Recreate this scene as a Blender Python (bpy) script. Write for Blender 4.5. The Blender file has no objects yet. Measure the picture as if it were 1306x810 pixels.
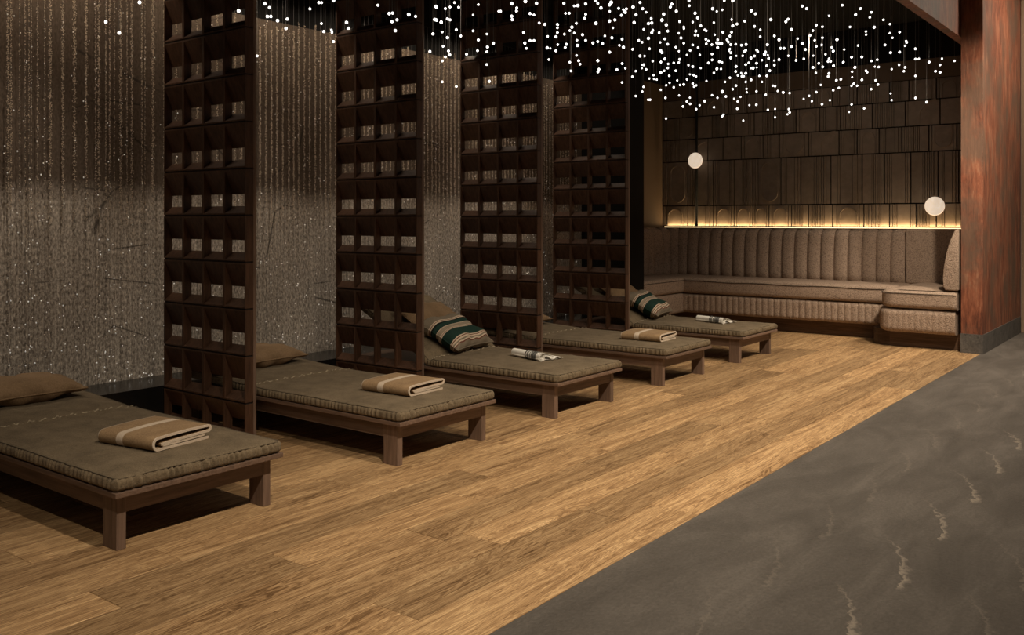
import bpy, math, random
import numpy as np
from mathutils import Vector, Matrix

# ------------------------------------------------------------------ camera, world, lights
C = bpy.context.scene.collection
scn = bpy.context.scene
TH = 0.6564
CAM_H = 1.35
cd = bpy.data.cameras.new('camera'); cam = bpy.data.objects.new('camera', cd); C.objects.link(cam)
cam.location = (0, 0, CAM_H)
cam.rotation_euler = (math.pi / 2, 0, TH)
cd.sensor_width = 36; cd.lens = 1165.0 / 1306 * 36
cd.shift_x = 0; cd.shift_y = -(405 - 280.25) / 1306
cd.clip_start = 0.05; cd.clip_end = 60
scn.camera = cam

w = bpy.data.worlds.new('world'); scn.world = w; w.use_nodes = True
w.node_tree.nodes['Background'].inputs[0].default_value = (1.0, 0.82, 0.66, 1)
w.node_tree.nodes['Background'].inputs[1].default_value = 0.06

scn.view_settings.view_transform = 'Standard'
scn.view_settings.look = 'None'
scn.view_settings.gamma = 1
scn.view_settings.use_curve_mapping = False
scn.view_settings.exposure = 0.0

def aim(o, tgt):
    d = Vector(tgt) - o.location
    o.rotation_euler = d.to_track_quat('-Z', 'Y').to_euler()

def spot(loc, tgt, power, angle, blend=0.6, col=(1, .84, .64), size=.05):
    l = bpy.data.lights.new('spot_light', 'SPOT'); l.energy = power; l.spot_size = math.radians(angle)
    l.spot_blend = blend; l.color = col; l.shadow_soft_size = size
    o = bpy.data.objects.new('spot_light', l); C.objects.link(o); o.location = loc; aim(o, tgt)
    return o

def area(loc, tgt, power, sx, sy, col=(1, .80, .56), spread=180):
    l = bpy.data.lights.new('area_light', 'AREA'); l.shape = 'RECTANGLE'; l.size = sx; l.size_y = sy
    l.energy = power; l.color = col; l.spread = math.radians(spread)
    o = bpy.data.objects.new('area_light', l); C.objects.link(o); o.location = loc; aim(o, tgt)
    return o

# row of downlights under the high ceiling over the aisle, turned towards the deck
for k, y in enumerate((0.3, 1.8, 3.3, 4.8, 6.3, 7.8, 9.3)):
    spot((-1.0, y, 3.85), (-2.35, y + 1.0, 0), 200 if k == 0 else 365, 82, 1.0)
# wall washers over the bead curtains, plus added spots that brighten the lower wall
for y in (2.6, 4.2, 5.75, 7.25, 8.7):
    area((-5.72, y, 3.17), (-5.93, y, 1.6), 5.2 if y < 8 else 1.6, 1.3 if y < 8 else .4, .03, (1, .82, .62), 150)
    if y < 8: spot((-4.75, y, 3.6), (-6.0, y, .75), 95, 46, 1.0, (1, .86, .70))
# warm strip light behind the sofa back
lo = area((-4.12, 11.408, 1.258), (-4.12, 11.42, 2.2), 13, 3.85, .015, (1, .68, .34))
# a lamp over the sofa and one washing the rusty wall
spot((-1.2, 8.3, 3.8), (-2.6, 10.7, .6), 300, 44, 1.0)
spot((-3.0, 8.6, 3.1), (-4.2, 11.4, 1.2), 28, 95, 1.0)
area((-0.55, 11.0, 3.9), (-1.85, 11.4, 2.2), 62, .5, .5, (1, .84, .66))

# ------------------------------------------------------------------ helpers
def setp(o, label=None, cat=None, group=None, kind=None):
    if label: o['label'] = label
    if cat: o['category'] = cat
    if group: o['group'] = group
    if kind: o['kind'] = kind
    return o

def link(name, mesh, parent=None, loc=None, rz=None):
    o = bpy.data.objects.new(name, mesh); C.objects.link(o)
    if parent: o.parent = parent
    if loc is not None: o.location = loc
    if rz is not None: o.rotation_euler = (0, 0, rz)
    return o

def empty(name, loc, label, cat, group=None, rot=None):
    o = bpy.data.objects.new(name, None); C.objects.link(o); o.location = loc
    o.empty_display_size = .1
    if rot: o.rotation_euler = rot
    return setp(o, label, cat, group)

def copy_tree(o, parent=None):
    c = o.copy(); C.objects.link(c)
    if parent: c.parent = parent
    for ch in [x for x in o.children]:
        copy_tree(ch, c)
    return c

class MB:
    def __init__(s): s.v = []; s.f = []; s.m = []; s.sm = []
    def add(s, vs, fs, mi=0, smooth=False):
        b = len(s.v); s.v.extend([tuple(p) for p in vs])
        for f in fs: s.f.append(tuple(b + i for i in f)); s.m.append(mi); s.sm.append(smooth)
    def box(s, x0, x1, y0, y1, z0, z1, mi=0):
        vs = [(x, y, z) for z in (z0, z1) for y in (y0, y1) for x in (x0, x1)]
        s.add(vs, [(0, 2, 3, 1), (4, 5, 7, 6), (0, 1, 5, 4), (2, 6, 7, 3), (0, 4, 6, 2), (1, 3, 7, 5)], mi)
    def prism(s, poly, a0, a1, axis='y', mi=0, smooth=False):
        # poly: list of 2D points, extruded along axis
        n = len(poly)
        def P(p, a):
            if axis == 'y': return (p[0], a, p[1])
            if axis == 'x': return (a, p[0], p[1])
            return (p[0], p[1], a)
        vs = [P(p, a0) for p in poly] + [P(p, a1) for p in poly]
        fs = [(i, (i + 1) % n, n + (i + 1) % n, n + i) for i in range(n)]
        s.add(vs, fs, mi, smooth)
        s.add(vs, [tuple(range(n))[::-1], tuple(range(n, 2 * n))], mi)
    def tube(s, pts, r, n=6, mi=0, closed=False):
        pts = [Vector(p) for p in pts]; N = len(pts); vs = []
        for i, p in enumerate(pts):
            if closed: t = pts[(i + 1) % N] - pts[i - 1]
            else: t = pts[min(i + 1, N - 1)] - pts[max(i - 1, 0)]
            t.normalize()
            a = t.cross(Vector((0, 0, 1)))
            if a.length < .01: a = t.cross(Vector((1, 0, 0)))
            a.normalize(); b = t.cross(a)
            rr = r[i] if isinstance(r, (list, tuple)) else r
            for k in range(n):
                q = 2 * math.pi * k / n
                vs.append(p + a * math.cos(q) * rr + b * math.sin(q) * rr)
        fs = []
        M = N if closed else N - 1
        for i in range(M):
            j = (i + 1) % N
            for k in range(n):
                fs.append((i * n + k, i * n + (k + 1) % n, j * n + (k + 1) % n, j * n + k))
        s.add(vs, fs, mi, True)
        if not closed:
            s.add(vs, [tuple(range(n)), tuple((N - 1) * n + k for k in range(n))[::-1]], mi)
    def grid(s, P, mi=0, smooth=True, mfun=None):
        ni = len(P); nj = len(P[0]); vs = [p for row in P for p in row]
        b = len(s.v); s.v.extend([tuple(p) for p in vs])
        for i in range(ni - 1):
            for j in range(nj - 1):
                s.f.append((b + i * nj + j, b + (i + 1) * nj + j, b + (i + 1) * nj + j + 1, b + i * nj + j + 1))
                s.m.append(mfun(i, j) if mfun else mi); s.sm.append(smooth)
    def mesh(s, name, mats):
        me = bpy.data.meshes.new(name); me.from_pydata(s.v, [], s.f)
        for m in (mats if isinstance(mats, (list, tuple)) else [mats]): me.materials.append(m)
        me.polygons.foreach_set('material_index', s.m); me.polygons.foreach_set('use_smooth', s.sm)
        me.update(); return me
    def build(s, name, mats, parent=None, loc=None, fix=True):
        me = s.mesh(name, mats)
        if fix: fixn(me)
        return link(name, me, parent, loc)

def fixn(me):
    import bmesh
    bm = bmesh.new(); bm.from_mesh(me)
    bmesh.ops.remove_doubles(bm, verts=bm.verts, dist=1e-5)
    bmesh.ops.recalc_face_normals(bm, faces=bm.faces); bm.to_mesh(me); bm.free()

def bevel(o, wdt, seg=2):
    m = o.modifiers.new('bevel', 'BEVEL'); m.width = wdt; m.segments = seg; m.limit_method = 'ANGLE'
    m.harden_normals = False
    return o

# ------------------------------------------------------------------ materials
class NT:
    def __init__(s, name, rough=.6, spec=.5):
        s.mat = bpy.data.materials.new(name); s.mat.use_nodes = True; s.t = s.mat.node_tree; s.n = s.t.nodes
        s.b = s.n['Principled BSDF']; s.b.inputs['Roughness'].default_value = rough
        s.b.inputs['Specular IOR Level'].default_value = spec
    def node(s, typ, **k):
        n = s.n.new(typ)
        for a, v in k.items(): setattr(n, a, v)
        return n
    def l(s, a, b): s.t.links.new(a, b)
    def geo(s):
        return s.node('ShaderNodeNewGeometry').outputs['Position']
    def objc(s):
        return s.node('ShaderNodeTexCoord').outputs['Object']
    def scale(s, v, sc, off=None):
        m = s.node('ShaderNodeMapping'); s.l(v, m.inputs[0]); m.inputs['Scale'].default_value = sc
        if off is not None:
            if hasattr(off, 'links'): s.l(off, m.inputs['Location'])
            else: m.inputs['Location'].default_value = off
        return m.outputs[0]
    def noise(s, v, sc, det=4, rough=.55, dist=0):
        n = s.node('ShaderNodeTexNoise'); s.l(v, n.inputs['Vector']); n.inputs['Scale'].default_value = sc
        n.inputs['Detail'].default_value = det; n.inputs['Roughness'].default_value = rough
        n.inputs['Distortion'].default_value = dist
        return n.outputs['Fac']
    def ramp(s, f, stops, interp='LINEAR'):
        r = s.node('ShaderNodeValToRGB'); s.l(f, r.inputs[0]); cr = r.color_ramp; cr.interpolation = interp
        while len(cr.elements) < len(stops): cr.elements.new(.5)
        for e, (p, c) in zip(cr.elements, stops):
            e.position = p; e.color = (c[0], c[1], c[2], 1) if hasattr(c, '__len__') else (c, c, c, 1)
        return r.outputs[0]
    def math(s, op, a, b=None, c=None, clamp=False):
        m = s.node('ShaderNodeMath', operation=op); m.use_clamp = clamp
        for i, x in enumerate((a, b, c)):
            if x is None: continue
            if isinstance(x, (int, float)): m.inputs[i].default_value = x
            else: s.l(x, m.inputs[i])
        return m.outputs[0]
    def mix(s, f, a, b, mode='MIX'):
        m = s.node('ShaderNodeMix', data_type='RGBA', blend_type=mode)
        for i, x in ((0, f), (6, a), (7, b)):
            if isinstance(x, (int, float)): m.inputs[i].default_value = x
            elif isinstance(x, tuple): m.inputs[i].default_value = (x[0], x[1], x[2], 1)
            else: s.l(x, m.inputs[i])
        return m.outputs[2]
    def col(s, c):
        if isinstance(c, tuple): s.b.inputs['Base Color'].default_value = (c[0], c[1], c[2], 1)
        else: s.l(c, s.b.inputs['Base Color'])
    def bump(s, h, st=.3, d=.01):
        b = s.node('ShaderNodeBump'); b.inputs['Strength'].default_value = st; b.inputs['Distance'].default_value = d
        s.l(h, b.inputs['Height']); s.l(b.outputs[0], s.b.inputs['Normal'])
    def rnd(s):
        return s.node('ShaderNodeObjectInfo').outputs['Random']
    def comb(s, x, y, z):
        c = s.node('ShaderNodeCombineXYZ')
        for i, v in enumerate((x, y, z)):
            if isinstance(v, (int, float)): c.inputs[i].default_value = v
            else: s.l(v, c.inputs[i])
        return c.outputs[0]
    def sep(s, v):
        c = s.node('ShaderNodeSeparateXYZ'); s.l(v, c.inputs[0]); return c.outputs

def plain(name, c, rough=.6, metal=0, spec=.5, em=None, es=0):
    m = NT(name, rough, spec); m.col(c); m.b.inputs['Metallic'].default_value = metal
    if em:
        m.b.inputs['Emission Color'].default_value = (*em, 1); m.b.inputs['Emission Strength'].default_value = es
    return m.mat

def mat_plank():
    m = NT('oak_deck', .5, .3)
    r = m.rnd(); off = m.comb(m.math('MULTIPLY', r, 37.0), m.math('MULTIPLY', r, 91.0), 0)
    g = m.geo()
    v = m.scale(g, (8, .5, 9), off)
    big = m.noise(v, 1.6, 5, .6, 1.6)
    v2 = m.scale(g, (110, 1.0, 60), off); fine = m.noise(v2, 2.2, 5, .7, .4)
    v3 = m.scale(g, (230, 5, 150), off); pore = m.noise(v3, 2.0, 3, .7)
    rings = m.math('FRACT', m.math('MULTIPLY', big, 14.0))
    rl = m.math('ABSOLUTE', m.math('SUBTRACT', rings, .5))
    f = m.math('ADD', m.math('MULTIPLY', big, .36), m.math('ADD', m.math('MULTIPLY', fine, .42), m.math('MULTIPLY', rl, .30)))
    c = m.ramp(f, [(.33, (.13, .068, .028)), (.46, (.40, .245, .12)), (.57, (.64, .43, .225)), (.70, (.88, .66, .39))])
    c = m.mix(m.ramp(pore, [(.33, 1), (.50, 0)]), c, m.mix(.5, c, (.07, .035, .015)))
    tone = m.math('ADD', .70, m.math('MULTIPLY', r, .5))
    c = m.mix(1.0, c, m.comb(tone, tone, tone), 'MULTIPLY')
    m.col(c); m.bump(m.math('ADD', fine, m.math('MULTIPLY', pore, .6)), .35, .003)
    m.l(m.ramp(fine, [(.3, .42), (.7, .62)]), m.b.inputs['Roughness'])
    return m.mat

def mat_darkwood(name, a, b, axis=(60, 60, 4), rough=.5):
    m = NT(name, rough, .35)
    r = m.rnd(); off = m.comb(m.math('MULTIPLY', r, 37.0), m.math('MULTIPLY', r, 13.0), 0)
    v = m.scale(m.objc(), axis, off)
    n = m.noise(v, 1.0, 5, .65, .3)
    c = m.ramp(n, [(.3, a), (.7, b)])
    tone = m.math('ADD', .8, m.math('MULTIPLY', r, .4))
    c = m.mix(1.0, c, m.comb(tone, tone, tone), 'MULTIPLY')
    m.col(c); m.bump(n, .2, .002)
    return m.mat

def mat_stone():
    m = NT('grey_slate', .62, .35)
    g = m.geo(); x, y, z = m.sep(g)
    n1 = m.noise(m.scale(g, (3.2, 1.0, 1)), 1.4, 6, .65, .6)
    n2 = m.noise(m.scale(g, (40, 26, 1)), 2, 5, .7)
    c = m.ramp(m.math('ADD', m.math('MULTIPLY', n1, .6), m.math('MULTIPLY', n2, .4)),
               [(.3, (.052, .045, .039)), (.5, (.094, .083, .073)), (.7, (.155, .138, .122))])
    jag = m.noise(m.scale(g, (1, 1, 1)), 14, 6, .75)
    jag2 = m.noise(m.scale(g, (1, 1, 1)), 55, 3, .75)
    def vein(ox, oy, wid, amt):
        nonlocal c
        t = m.math('FRACT', m.math('DIVIDE', m.math('SUBTRACT', y, oy), .64))
        tt = m.math('MULTIPLY', m.math('MULTIPLY', t, t), -.235)
        x0 = m.math('ADD', m.math('ADD', tt, ox), m.math('MULTIPLY', m.math('SUBTRACT', jag, .5), .14))
        d = m.math('SUBTRACT', x, x0)
        wv = m.math('MULTIPLY', m.math('SUBTRACT', 1.08, t), m.math('MULTIPLY', m.math('ADD', jag2, .1), wid))
        inside = m.math('MULTIPLY', m.math('GREATER_THAN', d, 0), m.math('SUBTRACT', 1.0, m.math('DIVIDE', d, wv), clamp=True), clamp=True)
        edge = m.ramp(m.math('DIVIDE', m.math('ABSOLUTE', d), m.math('MULTIPLY', wv, .35)), [(.0, 1), (1, 0)])
        fade = m.ramp(t, [(0, 0), (.06, 1), (.7, .8), (.97, 0)])
        c = m.mix(m.math('MULTIPLY', m.math('MULTIPLY', edge, fade), amt * .8, clamp=True), c, (.034, .03, .027))
        c = m.mix(m.math('MULTIPLY', m.math('MULTIPLY', inside, fade), amt * 1.3, clamp=True), c, (.34, .29, .235))
    vein(-.93, 3.50, .055, .62); vein(-1.33, 3.86, .04, .2); vein(-.56, 3.74, .05, .28)
    m.col(c); m.bump(m.math('ADD', n2, m.math('MULTIPLY', n1, .5)), .8, .006)
    return m.mat

def mat_rust():
    m = NT('rusted_plaster', .55, .3)
    g = m.geo()
    a = m.noise(m.scale(g, (5, 5, 1.5)), 2.0, 7, .7, .5)
    b = m.noise(m.scale(g, (34, 34, 3)), 1.5, 5, .7)
    d = m.noise(m.scale(g, (1, 1, .8)), 2.6, 5, .65)
    f = m.math('ADD', m.math('MULTIPLY', a, .55), m.math('MULTIPLY', b, .45))
    c = m.ramp(f, [(.34, (.055, .025, .018)), (.44, (.16, .055, .032)), (.53, (.27, .095, .052)), (.62, (.36, .175, .105)), (.74, (.42, .28, .19))])
    c = m.mix(m.ramp(d, [(.44, 0), (.62, .8)]), c, (.13, .085, .06))
    m.col(c); m.bump(f, .5, .01)
    return m.mat

def mat_plaster():
    m = NT('aged_plaster', .85, .2)
    g = m.geo(); x, y, z = m.sep(g)
    n = m.noise(m.scale(g, (1, 1, .7)), 1.6, 6, .65)
    grain = m.noise(m.scale(g, (1, 1, .55)), 70, 3, .7)
    streak = m.noise(m.scale(g, (1, 30, .8)), 1.6, 4, .6)
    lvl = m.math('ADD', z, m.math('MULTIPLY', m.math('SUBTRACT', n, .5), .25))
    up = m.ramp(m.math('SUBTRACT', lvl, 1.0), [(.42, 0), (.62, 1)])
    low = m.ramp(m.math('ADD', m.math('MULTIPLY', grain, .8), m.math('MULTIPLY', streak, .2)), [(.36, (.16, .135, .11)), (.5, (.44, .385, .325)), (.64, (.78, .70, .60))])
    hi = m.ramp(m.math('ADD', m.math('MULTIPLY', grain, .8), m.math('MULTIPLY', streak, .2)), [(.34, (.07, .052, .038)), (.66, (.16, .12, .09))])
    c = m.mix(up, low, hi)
    vo = m.node('ShaderNodeTexVoronoi', feature='DISTANCE_TO_EDGE'); m.l(m.scale(g, (1, 1, 1.6)), vo.inputs['Vector']); vo.inputs['Scale'].default_value = 1.3
    crack = m.math('MULTIPLY', m.ramp(vo.outputs['Distance'], [(.004, 1), (.012, 0)]), m.ramp(m.noise(g, 2.2, 2), [(.5, 0), (.6, 1)]))
    c = m.mix(m.math('MULTIPLY', crack, .7), c, (.03, .024, .02))
    m.col(c); m.bump(grain, .6, .006)
    return m.mat

def mat_fabric(name, a, b, sc=350, st=.35, wr=6.0):
    m = NT(name, .95, .15)
    g = m.objc()
    v = m.noise(m.scale(g, (1, 1, 1)), sc, 2, .7)
    w_ = m.noise(m.scale(g, (1, 1, 1)), wr, 5, .6)
    f = m.math('ADD', m.math('MULTIPLY', v, .6), m.math('MULTIPLY', w_, .4))
    m.col(m.ramp(f, [(.32, a), (.68, b)]))
    m.b.inputs['Sheen Weight'].default_value = .05
    m.bump(v, st, .002)
    return m.mat

def mat_boucle():
    m = NT('boucle_upholstery', .95, .1)
    g = m.geo()
    vo = m.node('ShaderNodeTexVoronoi'); m.l(g, vo.inputs['Vector']); vo.inputs['Scale'].default_value = 95
    n = m.noise(g, 28, 3, .7)
    f = m.math('ADD', m.math('MULTIPLY', vo.outputs['Distance'], .6), m.math('MULTIPLY', n, .5))
    m.col(m.ramp(f, [(.25, (.46, .345, .27)), (.55, (.35, .26, .20)), (.85, (.19, .138, .105))]))
    inv = m.math('SUBTRACT', 1.0, vo.outputs['Distance'])
    m.bump(inv, .6, .006)
    return m.mat

def mat_stripes(name, stops, axis=0, rough=.9):
    m = NT(name, rough, .15)
    g = m.node('ShaderNodeTexCoord').outputs['Object']
    s_ = m.sep(g)
    return m, s_[axis], g

def mat_tile():
    m = NT('bronze_relief_tile', .55, .4)
    g = m.geo(); r = m.rnd()
    n = m.noise(m.scale(g, (1, 1, 1)), 9, 5, .65)
    c = m.ramp(n, [(.3, (.17, .13, .095)), (.7, (.24, .185, .14))])
    tone = m.math('ADD', .85, m.math('MULTIPLY', r, .3)); c = m.mix(1.0, c, m.comb(tone, tone, tone), 'MULTIPLY')
    m.col(c); m.bump(m.noise(g, 120, 3, .7), .2, .002)
    return m.mat

M = {}
M['plank'] = mat_plank()
M['stone'] = mat_stone()
M['rust'] = mat_rust()
M['plaster'] = mat_plaster()
M['block'] = mat_darkwood('walnut_block', (.042, .021, .012), (.105, .052, .030), (40, 40, 5))
M['bench'] = mat_darkwood('walnut_bench_x', (.10, .064, .046), (.215, .140, .102), (4, 60, 60))
M['bench_v'] = mat_darkwood('walnut_bench_z', (.10, .064, .046), (.215, .140, .102), (60, 60, 4))
M['bench_y'] = mat_darkwood('walnut_bench_y', (.10, .064, .046), (.215, .140, .102), (60, 4, 60))
M['plinth'] = mat_darkwood('walnut_plinth', (.06, .032, .018), (.14, .08, .048), (4, 4, 60))
M['black'] = plain('black_paint', (.006, .0055, .005), .8, 0, .2)
M['blackgloss'] = plain('black_stone', (.008, .008, .008), .25, 0, .5)
M['joint'] = plain('joint_shadow_gap', (.012, .007, .005), .8)
M['mattress'] = mat_fabric('olive_linen', (.082, .062, .039), (.25, .192, .124), 170, .6, 9)
M['piping'] = mat_fabric('olive_piping', (.07, .055, .036), (.15, .12, .085))
M['seamlight'] = mat_fabric('olive_seam', (.20, .16, .105), (.50, .42, .30), 240, .4)
M['tan'] = mat_fabric('tan_velvet', (.15, .095, .052), (.30, .20, .115), 160, .3)
M['boucle'] = mat_boucle()
M['seam'] = plain('seam_thread', (.06, .045, .033), .9)
M['tile'] = mat_tile()
M['brown_wall'] = plain('brown_wall_paint', (.115, .075, .045), .7)
M['wire'] = plain('thin_wire', (.20, .19, .18), .4, .3)
M['metal_black'] = plain('black_metal', (.008, .008, .008), .8, 0, .2)
M['bulb'] = plain('led_bulb', (.9, .9, .9), .3, 0, .5, (1, .97, .92), 3.0)
M['led'] = plain('led_strip', (.9, .8, .6), .4, 0, .5, (1, .72, .38), 2.0)
M['cream'] = mat_fabric('cream_edge', (.50, .40, .30), (.74, .62, .50), 200, .3)
M['towel'] = mat_fabric('camel_wool', (.22, .142, .078), (.42, .285, .16), 140, .5, 12)
M['paper'] = plain('white_paper', (.92, .89, .83), .6)
M['ink'] = plain('black_print', (.03, .03, .032), .5)
M['greyprint'] = plain('grey_print', (.22, .22, .21), .5)
M['hall_wall'] = plain('hall_wall_paint', (.24, .19, .13), .7)
M['hall_trim'] = plain('hall_trim_paint', (.30, .21, .14), .6)
for k in ('bulb', 'led'):
    M[k].cycles.emission_sampling = 'NONE'

def mk_bead():
    m = NT('champagne_beads', .3, .6); r = m.noise(m.scale(m.geo(), (1, 1, 1)), 300, 1)
    m.col(m.ramp(r, [(.35, (.42, .32, .23)), (.6, (.95, .80, .62))])); m.b.inputs['Metallic'].default_value = .35
    return m.mat
M['bead'] = mk_bead()
M['crystal'] = plain('glow_sparkle_beads', (1, .96, .88), .3, .8, .5, (1, .93, .82), .32)  # slight glow added to imitate sparkle that reflections alone leave too dim
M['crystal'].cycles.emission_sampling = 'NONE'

def mk_globe():
    m = NT('alabaster_disc', .5); n = m.noise(m.scale(m.objc(), (1, 1, 1)), 14, 4, .6, 2.5)
    c = m.ramp(n, [(.3, (.80, .62, .46)), (.7, (1.0, .84, .66))])
    m.col((.6, .5, .4)); m.l(c, m.b.inputs['Emission Color']); m.b.inputs['Emission Strength'].default_value = .72
    return m.mat
M['globe'] = mk_globe()

def mk_concrete():
    m = NT('grey_concrete', .75, .3); g = m.geo()
    n = m.noise(g, 9, 6, .7); n2 = m.noise(g, 45, 4, .7)
    c = m.ramp(m.math('ADD', m.math('MULTIPLY', n, .5), m.math('MULTIPLY', n2, .5)), [(.32, (.03, .027, .025)), (.45, (.09, .082, .075)), (.7, (.16, .145, .13))])
    m.col(c); m.bump(n2, .6, .006); return m.mat
M['concrete'] = mk_concrete()

def mk_pillowstripe():
    m = NT('striped_pillow_cloth', .9, .15); x, y, z = m.sep(m.objc())
    t = m.math('ADD', m.math('DIVIDE', x, .42), .5)
    t = m.math('ADD', t, m.math('MULTIPLY', m.math('SUBTRACT', m.noise(m.objc(), 6, 2), .5), .03))
    beige = (.23, .19, .14); cream = (.62, .50, .38); grn = (.018, .045, .035); dk = (.012, .014, .012); red = (.16, .05, .035); gb = (.33, .27, .20)
    c = m.ramp(t, [(0, beige), (.26, cream), (.285, red), (.295, cream), (.32, dk), (.345, grn), (.44, cream), (.455, gb), (.53, cream),
                   (.545, red), (.555, cream), (.58, grn), (.80, cream), (.82, red), (.835, cream), (.86, beige), (.885, cream), (.905, red), (.92, beige)], 'CONSTANT')
    n = m.noise(m.objc(), 220, 2, .7)
    c = m.mix(1.0, c, m.ramp(n, [(.3, .75), (.7, 1.1)]), 'MULTIPLY')
    m.col(c); m.bump(n, .4, .002); return m.mat
M['pstripe'] = mk_pillowstripe()

# ------------------------------------------------------------------ the setting
DECK_X = -1.875
YB = 11.45
CEIL = 3.69
mb = MB(); mb.box(-6.0, DECK_X, -1.0, YB, -.06, -.012)
floor = mb.build('floor', M['joint']); setp(floor, 'warm oak plank deck under the daybeds', kind='structure')
random.seed(5)
bounds = [DECK_X, -2.13]
while bounds[-1] > -5.55: bounds.append(bounds[-1] - .222)
fixed = {1: [2.25], 3: [2.875], 4: [2.33], 5: [1.69], 8: [1.69]}
rect = {}
for i in range(len(bounds) - 1):
    x1, x0 = bounds[i], max(bounds[i + 1], -5.6)
    js = list(fixed.get(i, [random.uniform(.9, 2.6)]))
    while js[0] > .4: js.insert(0, js[0] - random.uniform(1.3, 2.0))
    while js[-1] < YB - .3: js.append(js[-1] + random.uniform(1.0, 2.1))
    js = [max(j, -.6) for j in js]; js[-1] = YB - .05
    for a, b in zip(js[:-1], js[1:]):
        if b - a < .1: continue
        mb = MB(); e = .0012; t = .0 + random.uniform(-.001, .0006)
        c = .002
        mb.box(x0 + e, x1 - e, a + e, b - e, -.012, t - c)
        mb.v[4:8] = [(p[0], p[1], t - c) for p in mb.v[4:8]]
        q = [(x0 + e + c, a + e + c, t), (x1 - e - c, a + e + c, t), (x1 - e - c, b - e - c, t), (x0 + e + c, b - e - c, t)]
        b0 = len(mb.v); mb.v.extend(q)
        mb.f.pop(1); mb.m.pop(1); mb.sm.pop(1)
        mb.f.append((b0, b0 + 1, b0 + 2, b0 + 3)); mb.m.append(0); mb.sm.append(False)
        for s_, t_ in (((4, 5), (0, 1)), ((5, 7), (1, 2)), ((7, 6), (2, 3)), ((6, 4), (3, 0))):
            mb.f.append((s_[0], s_[1], b0 + t_[1], b0 + t_[0])); mb.m.append(0); mb.sm.append(False)
        link('plank', mb.mesh('plank', M['plank']), floor)
mb = MB(); mb.box(DECK_X, 3.5, -1.0, 16, -.06, -.002)
setp(mb.build('floor', M['stone']), 'grey slate walkway with pale jagged veins beside the deck', kind='structure')

# left wall with plaster, black band above and black ledge
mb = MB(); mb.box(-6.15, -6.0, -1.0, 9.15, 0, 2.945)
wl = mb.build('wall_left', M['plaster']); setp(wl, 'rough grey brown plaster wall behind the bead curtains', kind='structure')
mb = MB(); mb.box(-6.2, -6.03, -1.0, 9.15, 2.945, CEIL); mb.build('upper_band', M['black'], wl)
mb = MB(); mb.box(-6.0, -5.605, -1.0, 9.15, -.01, .235); mb.build('ledge', M['blackgloss'], wl)
mb = MB(); mb.box(-6.145, -5.38, 9.15, 9.55, -.01, CEIL)
setp(mb.build('wall_left_end', M['black']), 'black wall end between the daybeds and the sofa alcove', kind='structure')
mb = MB(); mb.box(-6.3, -6.14, 9.55, YB + .1, -.01, 3.235); mb.box(-6.3, -6.14, 9.55, YB + .1, 3.235, CEIL, 1)
setp(mb.build('wall_alcove_left', [M['brown_wall'], M['black']]), 'plain brown side wall of the sofa alcove', kind='structure')
# ceiling (black, low) and hall ceiling (high)
mb = MB(); mb.box(-6.3, -2.0, -1.0, YB + .4, CEIL, CEIL + .1)
setp(mb.build('ceiling', M['black']), 'black ceiling above the deck', kind='structure')
mb = MB(); mb.box(-2.0, 3.5, -1.0, 16, 3.97, 4.05)
setp(mb.build('ceiling', M['hall_wall']), 'higher ceiling above the slate walkway', kind='structure')
# rust clad edge beam at the border of the black ceiling
mb = MB(); mb.box(-2.14, -2.052, -1.0, 11.4, 3.205, 3.97)
setp(mb.build('trim_1', M['rust']), 'rust coloured fascia beam along the edge of the black ceiling', kind='structure')
# rust partition wall
mb = MB(); mb.box(-2.05, -1.85, 10.14, 12.38, .195, 3.97)
wr_ = mb.build('wall_right', M['rust']); setp(wr_, 'rusty red partition wall end beside the sofa', kind='structure')
mb = MB(); mb.box(-2.056, -1.846, 10.134, 12.384, -.002, .195)
setp(mb.build('baseboard_right', M['concrete']), 'rough grey concrete foot of the rusty wall', kind='structure')
# hall wall beyond
mb = MB(); mb.box(-1.85, 3.5, 12.42, 12.6, -.01, 3.97)
hw = mb.build('wall_hall', M['hall_wall']); setp(hw, 'brown hall wall at the far right edge', kind='structure')
mb = MB(); mb.box(-1.842, -1.80, 12.36, 12.42, 0, 3.97); setp(mb.build('trim_2', M['hall_trim']), 'narrow upright strip beside the rusty wall', kind='structure')

# back wall with relief tiles
mb = MB(); mb.box(-6.3, -2.05, YB, YB + .15, -.01, 1.2); mb.box(-6.3, -2.05, YB + .002, YB + .15, 1.2, 3.006, 1); mb.box(-6.3, -2.05, YB - .018, YB + .15, 3.006, 3.235); mb.box(-6.3, -2.05, YB, YB + .15, 3.235, CEIL, 1)
wb = mb.build('wall_back', [M['brown_wall'], M['black']]); setp(wb, 'back wall of bronze brown relief tiles above the sofa', kind='structure')

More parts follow.
